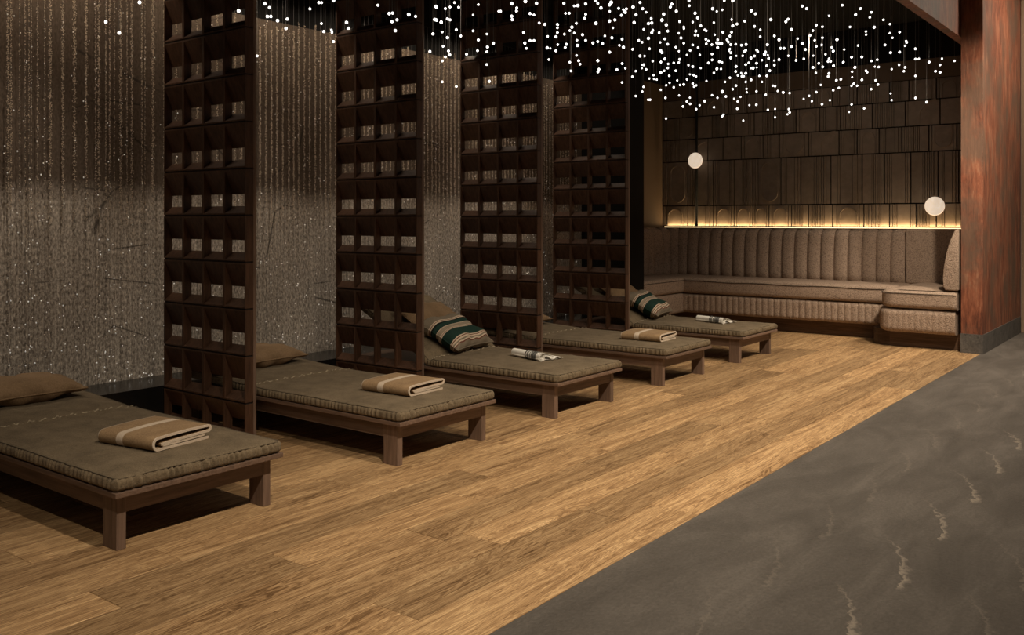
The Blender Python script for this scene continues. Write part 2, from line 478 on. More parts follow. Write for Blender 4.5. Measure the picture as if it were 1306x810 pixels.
def arc_bar(mb, cx, cz, r, wd, a0, a1, h0, h1, n=12):
    pr = []
    for i in range(n + 1):
        a = a0 + (a1 - a0) * i / n
        pr.append(((cx + (r - wd / 2) * math.cos(a), cz + (r - wd / 2) * math.sin(a)), (cx + (r + wd / 2) * math.cos(a), cz + (r + wd / 2) * math.sin(a))))
    for i in range(n):
        (a, b), (c, d) = pr[i], pr[i + 1]
        vs = [(a[0], h1, a[1]), (b[0], h1, b[1]), (d[0], h1, d[1]), (c[0], h1, c[1]), (a[0], h0, a[1]), (b[0], h0, b[1]), (d[0], h0, d[1]), (c[0], h0, c[1])]
        mb.add(vs, [(0, 1, 2, 3), (1, 5, 6, 2), (0, 3, 7, 4)])
def tile_mesh(kind, W, H):
    mb = MB(); g = .0075; F = -.020; R = -.029; gp = .009
    mb.box(g, W - g, -.004, 0, g, H - g)
    # the face is cut into upright strips with open grooves between them
    cuts = {0: [0, 1], 1: [0, .1, .17, .24, .31, .38, .45, .52, .59, .66, 1], 2: [0, .12, .2, .28, .8, .88, 1], 3: [0, .14, .86, 1], 4: [0, .22, .3, .7, .86, 1],
            5: [0, .12, .88, 1], 6: [0, .08, 1], 7: [0, .15, .27, .40, .48, .92, 1], 8: [0, .1, .2, 1], 9: [0, .45, .53, .61, .69, .77, .85, 1]}[kind]
    for i, (p, q) in enumerate(zip(cuts[:-1], cuts[1:])):
        x0 = max(g, W * p + gp / 2); x1 = min(W - g, W * q - gp / 2)
        y = F if (i % 2 == 0 or q - p > .3) else R
        mb.box(x0, x1, y, -.004, g, H - g)
    def bar(x, wd, z0=g, z1=None): mb.box(x - wd / 2, x + wd / 2, R, F + .001, z0, (H - g) if z1 is None else z1)
    if kind == 3:
        r = W * .28; cx = W * .5; cz = H - g - r - .035
        arc_bar(mb, cx, cz, r, .018, 0, math.pi, F, R - .006); bar(cx - r, .018, g, cz); bar(cx + r, .018, g, cz)
    elif kind == 5:
        r = W * .30; cx = W * .5; cz = r + .04
        arc_bar(mb, cx, cz, r, .018, math.pi, 2 * math.pi, F, R - .006); bar(cx - r, .018, cz); bar(cx + r, .018, cz)
    elif kind == 6:
        r = W * .5; arc_bar(mb, W * .9, H * .35, r, .018, math.pi / 2, math.pi, F, R - .006); bar(W * .9 - r, .018, g, H * .35)
    elif kind == 8:
        r = W * .28; cx = W * .6; z1 = H - r - .05; z0 = r + .05
        arc_bar(mb, cx, z1, r, .018, 0, math.pi, F, R - .006); arc_bar(mb, cx, z0, r, .018, math.pi, 2 * math.pi, F, R - .006)
        bar(cx - r, .018, z0, z1); bar(cx + r, .018, z0, z1)
    return mb
random.seed(11)
rows = [(1.262, 1.542), (1.542, 2.149), (2.149, 2.455), (2.455, 2.757), (2.757, 3.004)]
X0T, X1T = -6.135, -2.06
for ri, (z0, z1) in enumerate(rows):
    H = z1 - z0; x = X0T
    while x < X1T - .05:
        W = random.choice([.22, .30, .30, .38, .30, .26])
        if X1T - (x + W) < .15: W = X1T - x
        kind = random.choice([1, 2, 3, 4, 7, 9, 1, 3] if ri == 0 else ([8, 4, 7, 2, 9, 8, 1, 8] if ri == 1 else [0, 1, 2, 3, 4, 5, 6, 7, 9, 3, 1, 5]))
        t = tile_mesh(kind, W, H)
        link('tile', t.mesh('tile', M['tile']), wb, (x, YB, z0)); x += W
        if ri == 1 and kind != 8:
            pass
# plain band above tiles belongs to the wall; strip light
mb = MB(); mb.box(-6.08, -2.07, 11.372, 11.392, 1.246, 1.256)
ls = mb.build('strip_light', M['led']); setp(ls, 'glowing warm strip light along the top of the sofa back', 'strip light')

# ------------------------------------------------------------------ lattice screens
SX0, SX1 = -5.6, -4.706
CW = (SX1 - SX0) / 4; TZ = .28904; D = .056
def block_mesh(H, mbn=None):
    mb = MB(); W = CW; e = .0006; t = .011; lip = .008; g = .0055
    z0, z1 = g, H - g
    mb.box(e, t, 0, D, z0, z1); mb.box(W - t, W - e, 0, D, z0, z1)
    zt = z0 + .46 * (z1 - z0); zb = z0 + .19 * (z1 - z0)
    a, b = t, W - t
    # sloping hood and sloping sill between the cheeks
    for poly in ([(0, z1 - lip), (D, zt), (D, z1), (0, z1)], [(0, z0), (D, z0), (D, zb), (0, z0 + lip)]):
        mb.prism(poly, a, b, 'x')
    return mb
bm_full = block_mesh(TZ).mesh('block', M['block']); fixn(bm_full)
bm_base = block_mesh(.2214).mesh('block', M['block']); fixn(bm_base)
jm = MB(); jm.box(.004, 4 * CW - .006, .006, D - .006, -.006, .006); jm = jm.mesh('joint', M['joint'])
SY = [3.4358, 4.950, 6.476, 7.985]
sl = ['nearest lattice screen of dark walnut blocks beside the first daybed',
      'second lattice screen of dark walnut blocks between second and third daybeds',
      'third lattice screen of dark walnut blocks, directly behind the third daybed',
      'farthest lattice screen of dark walnut blocks next to the black wall end']
for i, y in enumerate(SY):
    sc_ = empty('lattice_screen', (SX0, y, 0), sl[i], 'screen', 'lattice screens between the daybeds')
    for r in range(13):
        z = 0 if r == 0 else .2214 + (r - 1) * TZ
        if z + TZ > CEIL + .02: break
        for c in range(4):
            o = link('block', bm_base if r == 0 else bm_full, sc_, (c * CW, 0, z))
        if r > 0: link('joint_strip', jm, sc_, (0, 0, z))
    mb = MB(); mb.box(4 * CW - .022, 4 * CW - .001, D + .002, D + .023, 0, CEIL - .002)
    mb.build('end_post', M['bench_v'], sc_)

# ------------------------------------------------------------------ bead curtains (stuff)
rng = np.random.default_rng(3)
OCT_V = np.array([(1, 0, 0), (-1, 0, 0), (0, 1, 0), (0, -1, 0), (0, 0, 1.3), (0, 0, -1.3)], float)
OCT_F = np.array([(0, 2, 4), (2, 1, 4), (1, 3, 4), (3, 0, 4), (2, 0, 5), (1, 2, 5), (3, 1, 5), (0, 3, 5)])
def bead_curtain(name, strands, dense_to, label):
    P = []; R = []; MI = []
    cv = []; cf = []
    for (y, wd, amt) in strands:
        n = int(800 * amt); zz = dense_to - .12 * rng.random() + (2.985 + rng.normal(0, .012) - dense_to) * rng.random(n) ** .85
        P.append(np.stack([-5.945 + rng.normal(0, wd * .7, n), y + rng.normal(0, wd * .7, n), zz], 1)); R.append(rng.uniform(.0018, .0034, n)); MI.append(np.zeros(n, int))
        n2 = 46; z2 = .26 + (dense_to - .2) * rng.random(n2)
        P.append(np.stack([np.full(n2, -5.945), y + rng.normal(0, .003, n2), z2], 1)); R.append(rng.uniform(.0022, .0036, n2)); MI.append(np.zeros(n2, int))
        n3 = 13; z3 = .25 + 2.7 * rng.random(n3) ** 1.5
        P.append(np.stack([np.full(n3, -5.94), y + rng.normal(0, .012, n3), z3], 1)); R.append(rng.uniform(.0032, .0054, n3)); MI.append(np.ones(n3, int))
    P = np.concatenate(P); R = np.concatenate(R); MI = np.concatenate(MI); N = len(P)
    A = rng.uniform(0, 6.28, N); T = rng.uniform(-.9, .9, N)
    ov = np.broadcast_to(OCT_V[None], (N, 6, 3)).copy()
    x_, y_, z_ = ov[..., 0].copy(), ov[..., 1].copy(), ov[..., 2].copy()
    ca, sa, ct, st_ = np.cos(A)[:, None], np.sin(A)[:, None], np.cos(T)[:, None], np.sin(T)[:, None]
    x1_, y1_ = x_ * ca - y_ * sa, x_ * sa + y_ * ca
    ov = np.stack([x1_ * ct + z_ * st_, y1_, -x1_ * st_ + z_ * ct], -1)
    V = (P[:, None, :] + ov * R[:, None, None]).reshape(-1, 3)
    F = (OCT_F[None] + (np.arange(N) * 6)[:, None, None]).reshape(-1, 3)
    nb = len(V); mi = np.repeat(MI, 8)
    sv = []; sf = []
    for k, (y, wd, amt) in enumerate(strands):
        b = nb + len(sv); q = .0009
        sv += [(-5.945 + a, y + c, z) for z in (.24, 3.205) for a, c in ((q, 0), (-q, q), (-q, -q))]
        sf += [(b, b + 1, b + 4), (b, b + 4, b + 3), (b + 1, b + 2, b + 5), (b + 1, b + 5, b + 4), (b + 2, b, b + 3), (b + 2, b + 3, b + 5)]
    V = np.concatenate([V, np.array(sv)]); F = np.concatenate([F, np.array(sf)]); mi = np.concatenate([mi, np.full(len(sf), 2)])
    me = bpy.data.meshes.new(name)
    me.vertices.add(len(V)); me.vertices.foreach_set('co', V.astype(np.float32).ravel())
    me.loops.add(len(F) * 3); me.loops.foreach_set('vertex_index', F.astype(np.int32).ravel())
    me.polygons.add(len(F)); me.polygons.foreach_set('loop_start', (np.arange(len(F)) * 3).astype(np.int32))
    me.polygons.foreach_set('loop_total', np.full(len(F), 3, np.int32))
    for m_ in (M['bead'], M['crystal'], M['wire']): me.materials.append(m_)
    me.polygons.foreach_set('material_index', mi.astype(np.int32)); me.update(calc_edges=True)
    o = link(name, me); setp(o, label, 'bead curtain', 'bead curtains along the plaster wall', 'stuff')
# first bay: the strands seen one by one (their positions along the wall)
f_, S_, C_ = 1165.0, math.sin(TH), math.cos(TH)
def yw(u, X=-5.945):
    a = (u - 653) / f_; return X / (-S_ + C_ * a) * (C_ + S_ * a)
us = [(10, .006, .9), (14, .004, .7), (25, .003, .35), (32, .003, .4), (37, .003, .35), (40, .003, .35), (48, .004, .55), (57, .003, .35), (64, .007, 1.1), (80, .007, 1.0),
      (95, .008, 1.1), (110, .006, .9), (122, .004, .6), (126, .006, .9), (135, .003, .6), (140, .005, .7), (146, .003, .35), (154, .007, 1.1), (162, .003, .5), (168, .006, .9), (181, .004, .6), (185, .003, .35), (195, .008, 1.3), (209, .003, .6)]
st = [(yw(u), a, b * .8) for u, a, b in us] + [(yw(-12 - 13 * k), .006, .8) for k in range(6)]
bead_curtain('bead_curtain', st, 1.42, 'sparse curtain of glittering bead strings at far left behind the first daybed')
labs = ['dense curtain of glittering bead strings between first and second screens', 'dense curtain of bead strings between second and third screens',
        'narrow visible curtain of bead strings between third and fourth screens', 'short curtain of bead strings behind the farthest screen']
for i, (a, b) in enumerate([(3.72, 5.28), (5.33, 6.93), (6.98, 8.55), (8.60, 8.98)]):
    n = int((b - a) / .054)
    bead_curtain('bead_curtain', [(a + (b - a) * (k + .5) / n + rng.normal(0, .004), .0055, rng.uniform(.6, 1.1)) for k in range(n)], 1.42, labs[i])
mb = MB(); mb.box(-5.955, -5.935, 1.5, 9.1, 3.20, 3.222)
setp(mb.build('trim_3', M['metal_black']), 'black rail carrying the bead curtains', kind='structure')

for k, (ya, yb_) in enumerate(((1.5, 3.42), (3.53, 4.94), (5.05, 6.46), (6.57, 7.96), (8.08, 9.14))):  # added black shields that keep the washer lights out of view
    mb = MB(); mb.box(-5.655, -5.635, ya, yb_, 3.09, 3.24); mb.box(-6.0, -5.655, ya, yb_, 3.225, 3.24)
    setp(mb.build('trim_%d' % (4 + k), M['black']), 'added black shield hiding the washer lights above the bead curtains', kind='structure')

# ------------------------------------------------------------------ daybeds
def fbm(x, y, seed=0):
    return (math.sin(x * 1.7 + seed) * math.sin(y * 2.3 + seed * 1.3) + .5 * math.sin(x * 4.1 + y * 3.3 + seed * 2.1) + .3 * math.sin(x * 9.3 - y * 7.1 + seed * .7)) / 1.8
BX0, BX1 = -5.56, -3.49           # board ends
BW = .765
def mattress_mesh(hinge, ang, seed):
    x0, x1, y0, y1, z0, z1 = BX0, BX1 - .012, -.028, BW + .028, .25, .306
    nx, ny, nz = 230, 70, 8
    rng_ = random.Random(seed)
    r = .016
    ph = [rng_.uniform(0, 6.28) for _ in range(8)]
    def pleat(s):
        return math.sin(s * 185 + 2.2 * math.sin(s * 23 + ph[0]) + ph[1]) * (.65 + .35 * math.sin(s * 41 + ph[2]))
    def deform(p):
        x, y, z = p
        c = (min(max(x, x0 + r), x1 - r), min(max(y, y0 + r), y1 - r), min(max(z, z0 + r), z1 - r))
        d = Vector((x - c[0], y - c[1], z - c[2])); L = d.length
        if L > 1e-9: d /= L
        q = Vector(c) + d * r
        zn = (q.z - (z0 + z1) / 2) / ((z1 - z0) / 2)
        wz = max(0, 1 - abs(zn) ** 3)
        # bulging and gathered sides
        if d.x > .3: k = pleat(q.y); q.x += d.x * (wz * .010 + wz * .014 * k)
        elif abs(d.y) > .3: k = pleat(q.x + 7); q.y += d.y * (wz * .007 + wz * .006 * k)
        if d.z > .3:
            ex = min(x1 - q.x, q.x - x0, q.y - y0, y1 - q.y)
            q.z += .010 * min(1, ex / .12) + .0022 * fbm(q.x * 6, q.y * 6, seed)
            if ex < .035 and x1 - q.x < .04: q.z += .0028 * pleat(q.y)
            h = (q.x - hinge) / .014
            q.z -= .014 * math.exp(-h * h) ; h2 = (q.x - hinge - .026) / .014
            q.z += .006 * math.exp(-h2 * h2) * (1 + math.sin(q.y * 170 + 3 * math.sin(q.y * 31)))
            h3 = (q.x - (-3.93)) / .009; q.z += .0028 * math.exp(-h3 * h3)
        if ang and q.x < hinge:
            t = min(1, (hinge - q.x) / .10); a = ang * (t * t * (3 - 2 * t))
            dx = q.x - hinge; dz = q.z - z0
            q = Vector((hinge + dx * math.cos(a) + dz * math.sin(a) * .6, q.y, z0 + -dx * math.sin(a) + dz * math.cos(a)))
        return q
    mb = MB()
    def lin(a, b, n): return [a + (b - a) * i / n for i in range(n + 1)]
    X, Y, Z = lin(x0, x1, nx), lin(y0, y1, ny), lin(z0, z1, nz)
    mb.grid([[deform((x, y, z1)) for y in Y] for x in X])
    mb.grid([[deform((x, y, z0)) for y in lin(y0, y1, 4)] for x in lin(x0, x1, 12)])
    for y in (y0, y1): mb.grid([[deform((x, y, z)) for z in Z] for x in lin(x0, x1, 460)])
    for x in (x0, x1): mb.grid([[deform((x, y, z)) for z in Z] for y in lin(y0, y1, 200)])
    me = mb.mesh('mattress', M['mattress'])
    pip = [deform((x, y0, z1)) for x in lin(x0 + .02, x1 - .02, 60)] + [deform((x1, y, z1)) for y in lin(y0 + .02, y1 - .02, 24)] + [deform((x, y1, z1)) for x in lin(x1 - .02, x0 + .02, 60)]
    pm = MB(); pm.tube([p + Vector((0, 0, .0015)) for p in pip], .0026, 5)
    sm_ = MB(); sm_.tube([deform((hinge + .012 + .004 * math.sin(y * 90) , y, z1)) + Vector((0, 0, .0045 + .0016 * math.sin(y * 260))) for y in lin(y0 + .01, y1 - .01, 150)], [.0055 + .002 * math.sin(k * 1.7) for k in range(151)], 5)
    return me, pm.mesh('piping', M['piping']), sm_.mesh('seam', M['seamlight'])
def make_bed(label, hinge, ang, seed, loc):
    t = empty('daybed', loc, label, 'daybed', 'daybeds along the wall')
    xb = -3.545
    mb = MB(); mb.box(BX0, BX1, -.033, BW + .033, .2276, .2500); bevel(mb.build('top_board', M['bench'], t), .003)
    for (xa, xc) in ((xb - .106, xb), (BX0 + .05, BX0 + .156)):
        for (ya, yc) in ((0, .042), (BW - .042, BW)):
            mb = MB(); mb.box(xa, xc, ya, yc, 0, .2276); bevel(mb.build('leg', M['bench_v'], t), .002)
    mb = MB(); mb.box(BX0 + .156, xb - .106, .003, .036, .150, .2276); mb.build('apron', M['bench'], t)
    mb = MB(); mb.box(BX0 + .156, xb - .106, BW - .036, BW - .003, .150, .2276); mb.build('apron', M['bench'], t)
    mb = MB(); mb.box(xb - .034, xb - .003, .042, BW - .042, .150, .2276); mb.build('apron', M['bench_y'], t)
    mb = MB(); mb.box(BX0 + .053, BX0 + .084, .042, BW - .042, .150, .2276); mb.build('apron', M['bench_y'], t)
    me, pm, sm_ = mattress_mesh(hinge, ang, seed)
    m_ = link('mattress', me, t); link('piping', pm, m_); link('seam', sm_, m_)
    if ang:
        # board under the raised head end
        L = .8
        mb = MB(); mb.prism([(hinge, .243), (hinge - L * math.cos(ang), .243 + L * math.sin(ang)), (hinge - L * math.cos(ang) + .008, .255 + L * math.sin(ang)), (hinge, .253)], .02, BW - .02, 'y')
        mb.build('head_board', M['bench'], t)
    return t
BY = [1.963, 3.573, 5.073, 6.597, 8.106]
bed0 = make_bed('nearest walnut daybed with flat olive mattress and folded camel blanket, at far left', -4.80, math.radians(3), 1, (0, BY[0], 0))
bed2 = make_bed('third walnut daybed with raised olive head end and striped pillow, magazine near its middle', -4.66, math.radians(26.5), 4, (0, BY[2], 0))
for src, y, lab in ((bed0, BY[1], 'second walnut daybed, flat olive mattress, between the first and second screens'),
                    (bed0, BY[3], 'fourth walnut daybed, flat olive mattress, folded camel blanket, between third and fourth screens'),
                    (bed2, BY[4], 'farthest walnut daybed with striped pillow and rolled magazine, nearest the sofa')):
    c = copy_tree(src); c.location = (0, y, 0); c['label'] = lab

# ------------------------------------------------------------------ pillows
def pillow_mesh(LX, LY, T, seed, mat, n=44, pinch=.05, wr=.008, pipe=True, matp=None):
    rn = random.Random(seed); ph = [rn.uniform(0, 6.28) for _ in range(6)]
    def pt(u, v, s):
        ax = 1 - pinch * (1 - v * v) ** 1 * abs(u) ** 3 ; ay = 1 - pinch * (1 - u * u) * abs(v) ** 3
        x = LX / 2 * u * (1 - pinch * (1 - v * v)); y = LY / 2 * v * (1 - pinch * (1 - u * u))
        h = (max(0, 1 - u ** 4) * max(0, 1 - v ** 4)) ** .55
        # gathered wrinkles near the edges
        e = 1 - min(1 - abs(u), 1 - abs(v))
        wk = wr * math.exp(-((1 - e) / .22) ** 2) * math.sin(13 * (u if abs(v) > abs(u) else v) + ph[0] + 2 * math.sin(5 * u + ph[1])) * h ** .4
        cr = wr * .8 * math.sin(7 * u * v + ph[2]) * h
        return (x, y, s * T / 2 * h + wk + cr * s)
    mb = MB()
    sp = [-1 + 2 * i / n for i in range(n + 1)]
    sp = [math.sin(a * math.pi / 2) for a in sp]
    for s in (1, -1): mb.grid([[pt(u, v, s) for v in sp] for u in sp])
    me = mb.mesh('pillow', mat)
    rim = [pt(u, -1, 0) for u in sp] + [pt(1, v, 0) for v in sp[1:]] + [pt(u, 1, 0) for u in sp[::-1][1:]] + [pt(-1, v, 0) for v in sp[::-1][1:-1]]
    pm = MB(); pm.tube(rim, .0045, 6, closed=True)
    return me, pm.mesh('piping', matp or mat)
tp, tpp = pillow_mesh(.42, .74, .125, 2, M['tan'], wr=.016)
tp2, tpp2 = pillow_mesh(.27, .58, .085, 3, M['tan'], wr=.010)
def tan_pillow(loc, rot, label, small=False):
    o = link('pillow', tp2 if small else tp, None, loc); o.rotation_euler = rot
    setp(o, label, 'pillow', 'tan pillows at the head ends'); link('piping', tpp2 if small else tpp, o)
tan_pillow((-5.33, BY[0] + .33, .402), (0, math.radians(4), 0), 'crumpled tan pillow at the wall end of the nearest daybed')
tan_pillow((-5.33, BY[1] + .33, .402), (0, math.radians(4), math.radians(3)), 'crumpled tan pillow on the second daybed, beside the nearest screen')
tan_pillow((-5.085, BY[2] + .40, .590), (0, math.radians(26.5), 0), 'tan pillow tucked behind the striped pillow on the third daybed', True)
tan_pillow((-5.33, BY[3] + .33, .402), (0, math.radians(4), 0), 'tan pillow on the fourth daybed, behind the third screen')
tan_pillow((-5.085, BY[4] + .40, .590), (0, math.radians(26.5), 0), 'tan pillow behind the striped pillow on the farthest daybed', True)
spm, spp = pillow_mesh(.42, .56, .170, 7, M['pstripe'], wr=.013, pinch=.09)
for loc, rz, lab in (((-4.78, BY[2] + .40, .455), 10, 'green and cream striped pillow leaning on the third daybed, behind the second screen'),
                     ((-4.75, BY[4] + .42, .462), 12, 'green and cream striped pillow on the farthest daybed near the sofa')):
    o = link('pillow', spm, None, loc); o.rotation_euler = (0, math.radians(27), math.radians(rz))
    setp(o, lab, 'pillow', 'striped pillows'); link('piping', spp, o)

# ------------------------------------------------------------------ folded blankets
def sheet(mb, prof, th, xs, mfun):
    # prof: polyline (y,z); extruded along x with thickness, closed
    n = len(prof); out = []; inn = []
    for i in range(n):
        a = Vector(prof[max(i - 1, 0)]); b = Vector(prof[min(i + 1, n - 1)]); t = (b - a).normalized(); nn = Vector((-t.y, t.x))
        out.append(Vector(prof[i]) + nn * th / 2); inn.append(Vector(prof[i]) - nn * th / 2)
    loop = out + inn[::-1]
    rows_ = []
    for k, x in enumerate(xs):
        rows_.append([(x, p.x, p.y + .0012 * math.sin(9 * p.x + x * 13)) for p in loop + [loop[0]]])
    mb.grid(rows_, smooth=True, mfun=lambda i, j: mfun((xs[i] + xs[i + 1]) / 2))
    for k, x in ((0, xs[0]), (len(xs) - 1, xs[-1])):
        for i in range(n - 1):
            mb.add([rows_[k][i], rows_[k][i + 1], rows_[k][2 * n - 2 - i], rows_[k][2 * n - 1 - i]], [(0, 1, 2, 3)], 1)
def arcp(cy, cz, r, a0, a1, n=8): return [(cy + r * math.cos(math.radians(a0 + (a1 - a0) * i / n)), cz + r * math.sin(math.radians(a0 + (a1 - a0) * i / n))) for i in range(n + 1)]
def blanket_mesh():
    prof = [(.325, .007), (.2, .007), (.08, .008)] + arcp(.035, .033, .026, 270, 90, 10) + [(.1, .062), (.2, .064), (.30, .062)] + arcp(.325, .049, .012, 85, -90, 8) + [(.28, .036), (.18, .034), (.08, .031), (.05, .028)]
    xs = [-.185, -.180, -.120, -.06, -.055, -.02, -.015, .03, .08, .13, .18, .185]
    xs = sorted(set(xs))
    def mf(x):
        if x < -.180 or x > .180: return 1
        if -.058 < x < -.016: return 1
        return 0
    mb = MB(); sheet(mb, prof, .0115, xs, mf)
    prof2 = [(.06, .0205), (.18, .0215), (.30, .0225)]
    sheet(mb, prof2, .008, xs, mf)
    return mb.mesh('blanket', [M['towel'], M['cream']])
bk = blanket_mesh(); fixn(bk)
for (x, y, rz, lab) in ((-3.905, BY[0] + .235, 9, 'folded camel blanket with cream stripe on the nearest daybed'),
                        (-3.895, BY[1] + .245, 4, 'folded camel blanket with cream stripe on the second daybed'),
                        (-3.88, BY[3] + .225, 4, 'folded camel blanket with cream stripe on the fourth daybed')):
    o = link('folded_blanket', bk, None, (x, y, .3165)); o.rotation_euler = (0, 0, math.radians(rz)); setp(o, lab, 'blanket', 'folded camel blankets')

# ------------------------------------------------------------------ rolled magazines
def magazine_mesh():
    mb = MB(); L = .34
    # coordinates: x along the roll, profile in (y, z); spiral then tail pages
    def spiral(r0, r1, turns, n, start=-90):
        return [((r0 + (r1 - r0) * i / n) * math.cos(math.radians(start - 360 * turns * i / n)), (r0 + (r1 - r0) * i / n) * math.sin(math.radians(start - 360 * turns * i / n)) + .033) for i in range(n + 1)]
    roll = spiral(.012, .0315, 2.6, 60, 60)
    def mf(x):
        if .175 < x < .19: return 1
        if .19 <= x < .30: return 2 if int(x * 130) % 3 else 0
        return 0
    xs = [0, .06, .12, .175, .183, .19, .2, .21, .22, .232, .244, .256, .268, .28, .3, .32, L]
    sheet2 = MB()
    sheet(mb, roll, .0022, xs, mf)
    for k, (z, ln, wv) in enumerate(((.004, .19, .006), (.03, .15, .010), (.055, .11, -.004))):
        pr = [(.02 + ln * i / 10, max(.003, z * (1 - i / 10.) + .008 * (i / 10.) + wv * math.sin(i * .9))) for i in range(11)]
        if k == 2: pr = [(.0 + ln * i / 10, .062 - .035 * (i / 10.) ** 1.5) for i in range(11)]
        xs2 = [.17 + .03 * k, .22 + .02 * k, .27, .30, .33 + .012 * k]
        sheet(mb, pr, .0020, xs2, lambda x: 0)
    return mb.mesh('magazine', [M['paper'], M['paper'], M['greyprint'], M['ink']])
def mag2():
    me = magazine_mesh(); return me
mg = mag2()
band = MB(); band.tube([(.185, .0345 * math.cos(a * math.pi / 10), .033 + .0345 * math.sin(a * math.pi / 10)) for a in range(20)], .0035, 6, closed=True)
for k in range(3): band.tube([(.25 + .022 * k, .0325 * math.cos(a * math.pi / 10), .033 + .0325 * math.sin(a * math.pi / 10)) for a in range(20)], .002, 5, closed=True)
band = band.mesh('band', M['ink'])
for (x, y, rz, lab) in ((-4.22, BY[2] + .43, -16, 'white rolled magazine with black bands on the third daybed'),
                        (-4.19, BY[4] + .44, -16, 'white rolled magazine with black bands on the farthest daybed')):
    o = link('rolled_magazine', mg, None, (x, y, .3155)); o.rotation_euler = (0, 0, math.radians(rz)); setp(o, lab, 'magazine', 'rolled magazines')
    link('band', band, o)

# ------------------------------------------------------------------ U-shaped banquette sofa
sofa = empty('banquette_sofa', (0, 0, 0), 'long taupe boucle corner sofa with channelled back under the tiled wall', 'sofa')
sofa.location = (-4.1, 10.9, 0); SO = Vector((4.1, -10.9, 0))
def sbuild(mb, name, mat, bev=None, seg=4):
    mb.v = [tuple(Vector(p) + SO) for p in mb.v]
    o = mb.build(name, mat, sofa)
    if bev:
        bevel(o, bev, seg)
        for p in o.data.polygons: p.use_smooth = True
    return o
# plinth
mb = MB(); mb.box(-5.55, -2.8, 10.76, 11.4, 0, .17); mb.box(-6.10, -5.55, 9.58, 11.4, 0, .17); mb.box(-2.78, -2.075, 10.27, 11.4, 0, .17)
sbuild(mb, 'plinth', M['plinth'])
mb = MB(); n = 12
poly = [(-2.78 + .0, 10.27)] + [(-2.78 - .22 * math.sin(a * math.pi / 2 / n), 10.49 - .22 * math.cos(a * math.pi / 2 / n)) for a in range(n + 1)] + [(-3.0, 10.8), (-2.75, 10.8)]
mb.prism(poly, 0, .169, 'z'); sbuild(mb, 'plinth', M['plinth'])
# channelled base of the middle run: a scalloped front
def scallop(x0, x1, yf, depth, z0, z1, nch, back, roundz=.05):
    mb = MB(); nx = nch * 8; nz = 12; rowsP = []
    for i in range(nx + 1):
        x = x0 + (x1 - x0) * i / nx; ph = (i % 8) / 8.0
        s = abs(math.sin(ph * math.pi)) ** .45
        col = [(x, back, z1)]
        for k in range(nz + 1):
            t = k / nz; z = z1 + (z0 - z1) * t
            e = min((z1 - z), (z - z0)); rr = max(0, roundz - e); inset = roundz - math.sqrt(max(0, roundz ** 2 - rr ** 2))
            col.append((x, yf + inset + depth * (1 - s), z))
        col.append((x, back, z0))
        rowsP.append(col)
    mb.grid(rowsP); return mb
mb = scallop(-5.42, -2.84, 10.60, .012, .165, .412, 34, 11.3, .045); sbuild(mb, 'base', M['boucle'])
# left wing base and cushion
mb = MB(); mb.box(-6.10, -5.40, 9.56, 11.38, .155, .412); sbuild(mb, 'base', M['boucle'], .045)
mb = MB(); mb.box(-6.10, -5.385, 9.56, 11.38, .416, .612); sbuild(mb, 'seat_cushion', M['boucle'], .045)
mb = MB(); mb.box(-5.41, -2.80, 10.585, 11.38, .416, .612); sbuild(mb, 'seat_cushion', M['boucle'], .045)
# right wing base: bulging rounded end with fine channels
def rounded_wing(x0, x1, yf, z0, z1, rad, rz_, nch, depth, crown=0.0):
    mb = MB(); path = []
    n = 14
    yb = 11.36
    for i in range(10): path.append((x0, yb + (yf + rad - yb) * i / 10))
    for i in range(n + 1):
        a = math.pi + math.pi / 2 * i / n; path.append((x0 + rad + rad * math.cos(a), yf + rad + rad * math.sin(a)))
    m_ = max(12, nch * 6)
    for i in range(1, m_ + 1): path.append((x0 + rad + (x1 - x0 - rad) * i / m_, yf))
    L = 0; rowsP = []
    cx, cy = (x0 + x1) / 2, (yf + yb) / 2
    nz = 14
    for i, (x, y) in enumerate(path):
        a = Vector(path[max(i - 1, 0)]); b = Vector(path[min(i + 1, len(path) - 1)]); t = (b - a).normalized(); nn = Vector((t.y, -t.x))
        if i: L += (Vector(path[i]) - Vector(path[i - 1])).length
        s = abs(math.sin(L * math.pi / .058)) ** .5 if nch else 1
        col = []
        for k in range(nz + 1):
            tt = k / nz; z = z1 + (z0 - z1) * tt; e = min(z1 - z, z - z0); rr = max(0, rz_ - e); ins = rz_ - math.sqrt(max(0, rz_ * rz_ - rr * rr))
            q = Vector((x, y)) - nn * (ins + depth * (1 - s)); col.append((q.x, q.y, z))
        rowsP.append(col)
    mb.grid(rowsP)
    # top surface: from the outline in to the right hand side
    top = [r[0] for r in rowsP]
    rows2 = []
    for p in top:
        line = []
        for k in range(7):
            t = k / 6; q = Vector(p).lerp(Vector((x1 if p[1] > yf + .001 or True else p[0], p[1], p[2])), t)
            line.append(q)
        rows2.append(line)
    ny = 20; g = []
    for j in range(ny + 1):
        y = yf + rz_ + (yb - yf - rz_) * (j / ny) ** 1.4
        xl = x0 + rz_
        if y < yf + rad:
            dy = yf + rad - y; R_ = rad - rz_ if rad > rz_ else .001
            xl = x0 + rad - math.sqrt(max(0, R_ * R_ - dy * dy)) if dy < R_ else x0 + rad
        line = []
        for k in range(13):
            t = k / 12; x = xl + (x1 - xl) * t
            dd = min(1, min(k / 3.0, (y - yf) / .25 if crown else 1)); line.append((x, y, z1 + crown * math.sin(math.pi / 2 * max(0, min(1, dd)))))
        g.append(line)
    mb.grid(g)
    # closing right side
    last = rowsP[-1]
    mb.add(last + [(x1, yb, z0), (x1, yb, z1)], [tuple(range(len(last) + 2))])
    return mb
sbuild(rounded_wing(-2.87, -2.10, 10.11, .165, .412, .14, .05, 11, .007), 'base', M['boucle'])
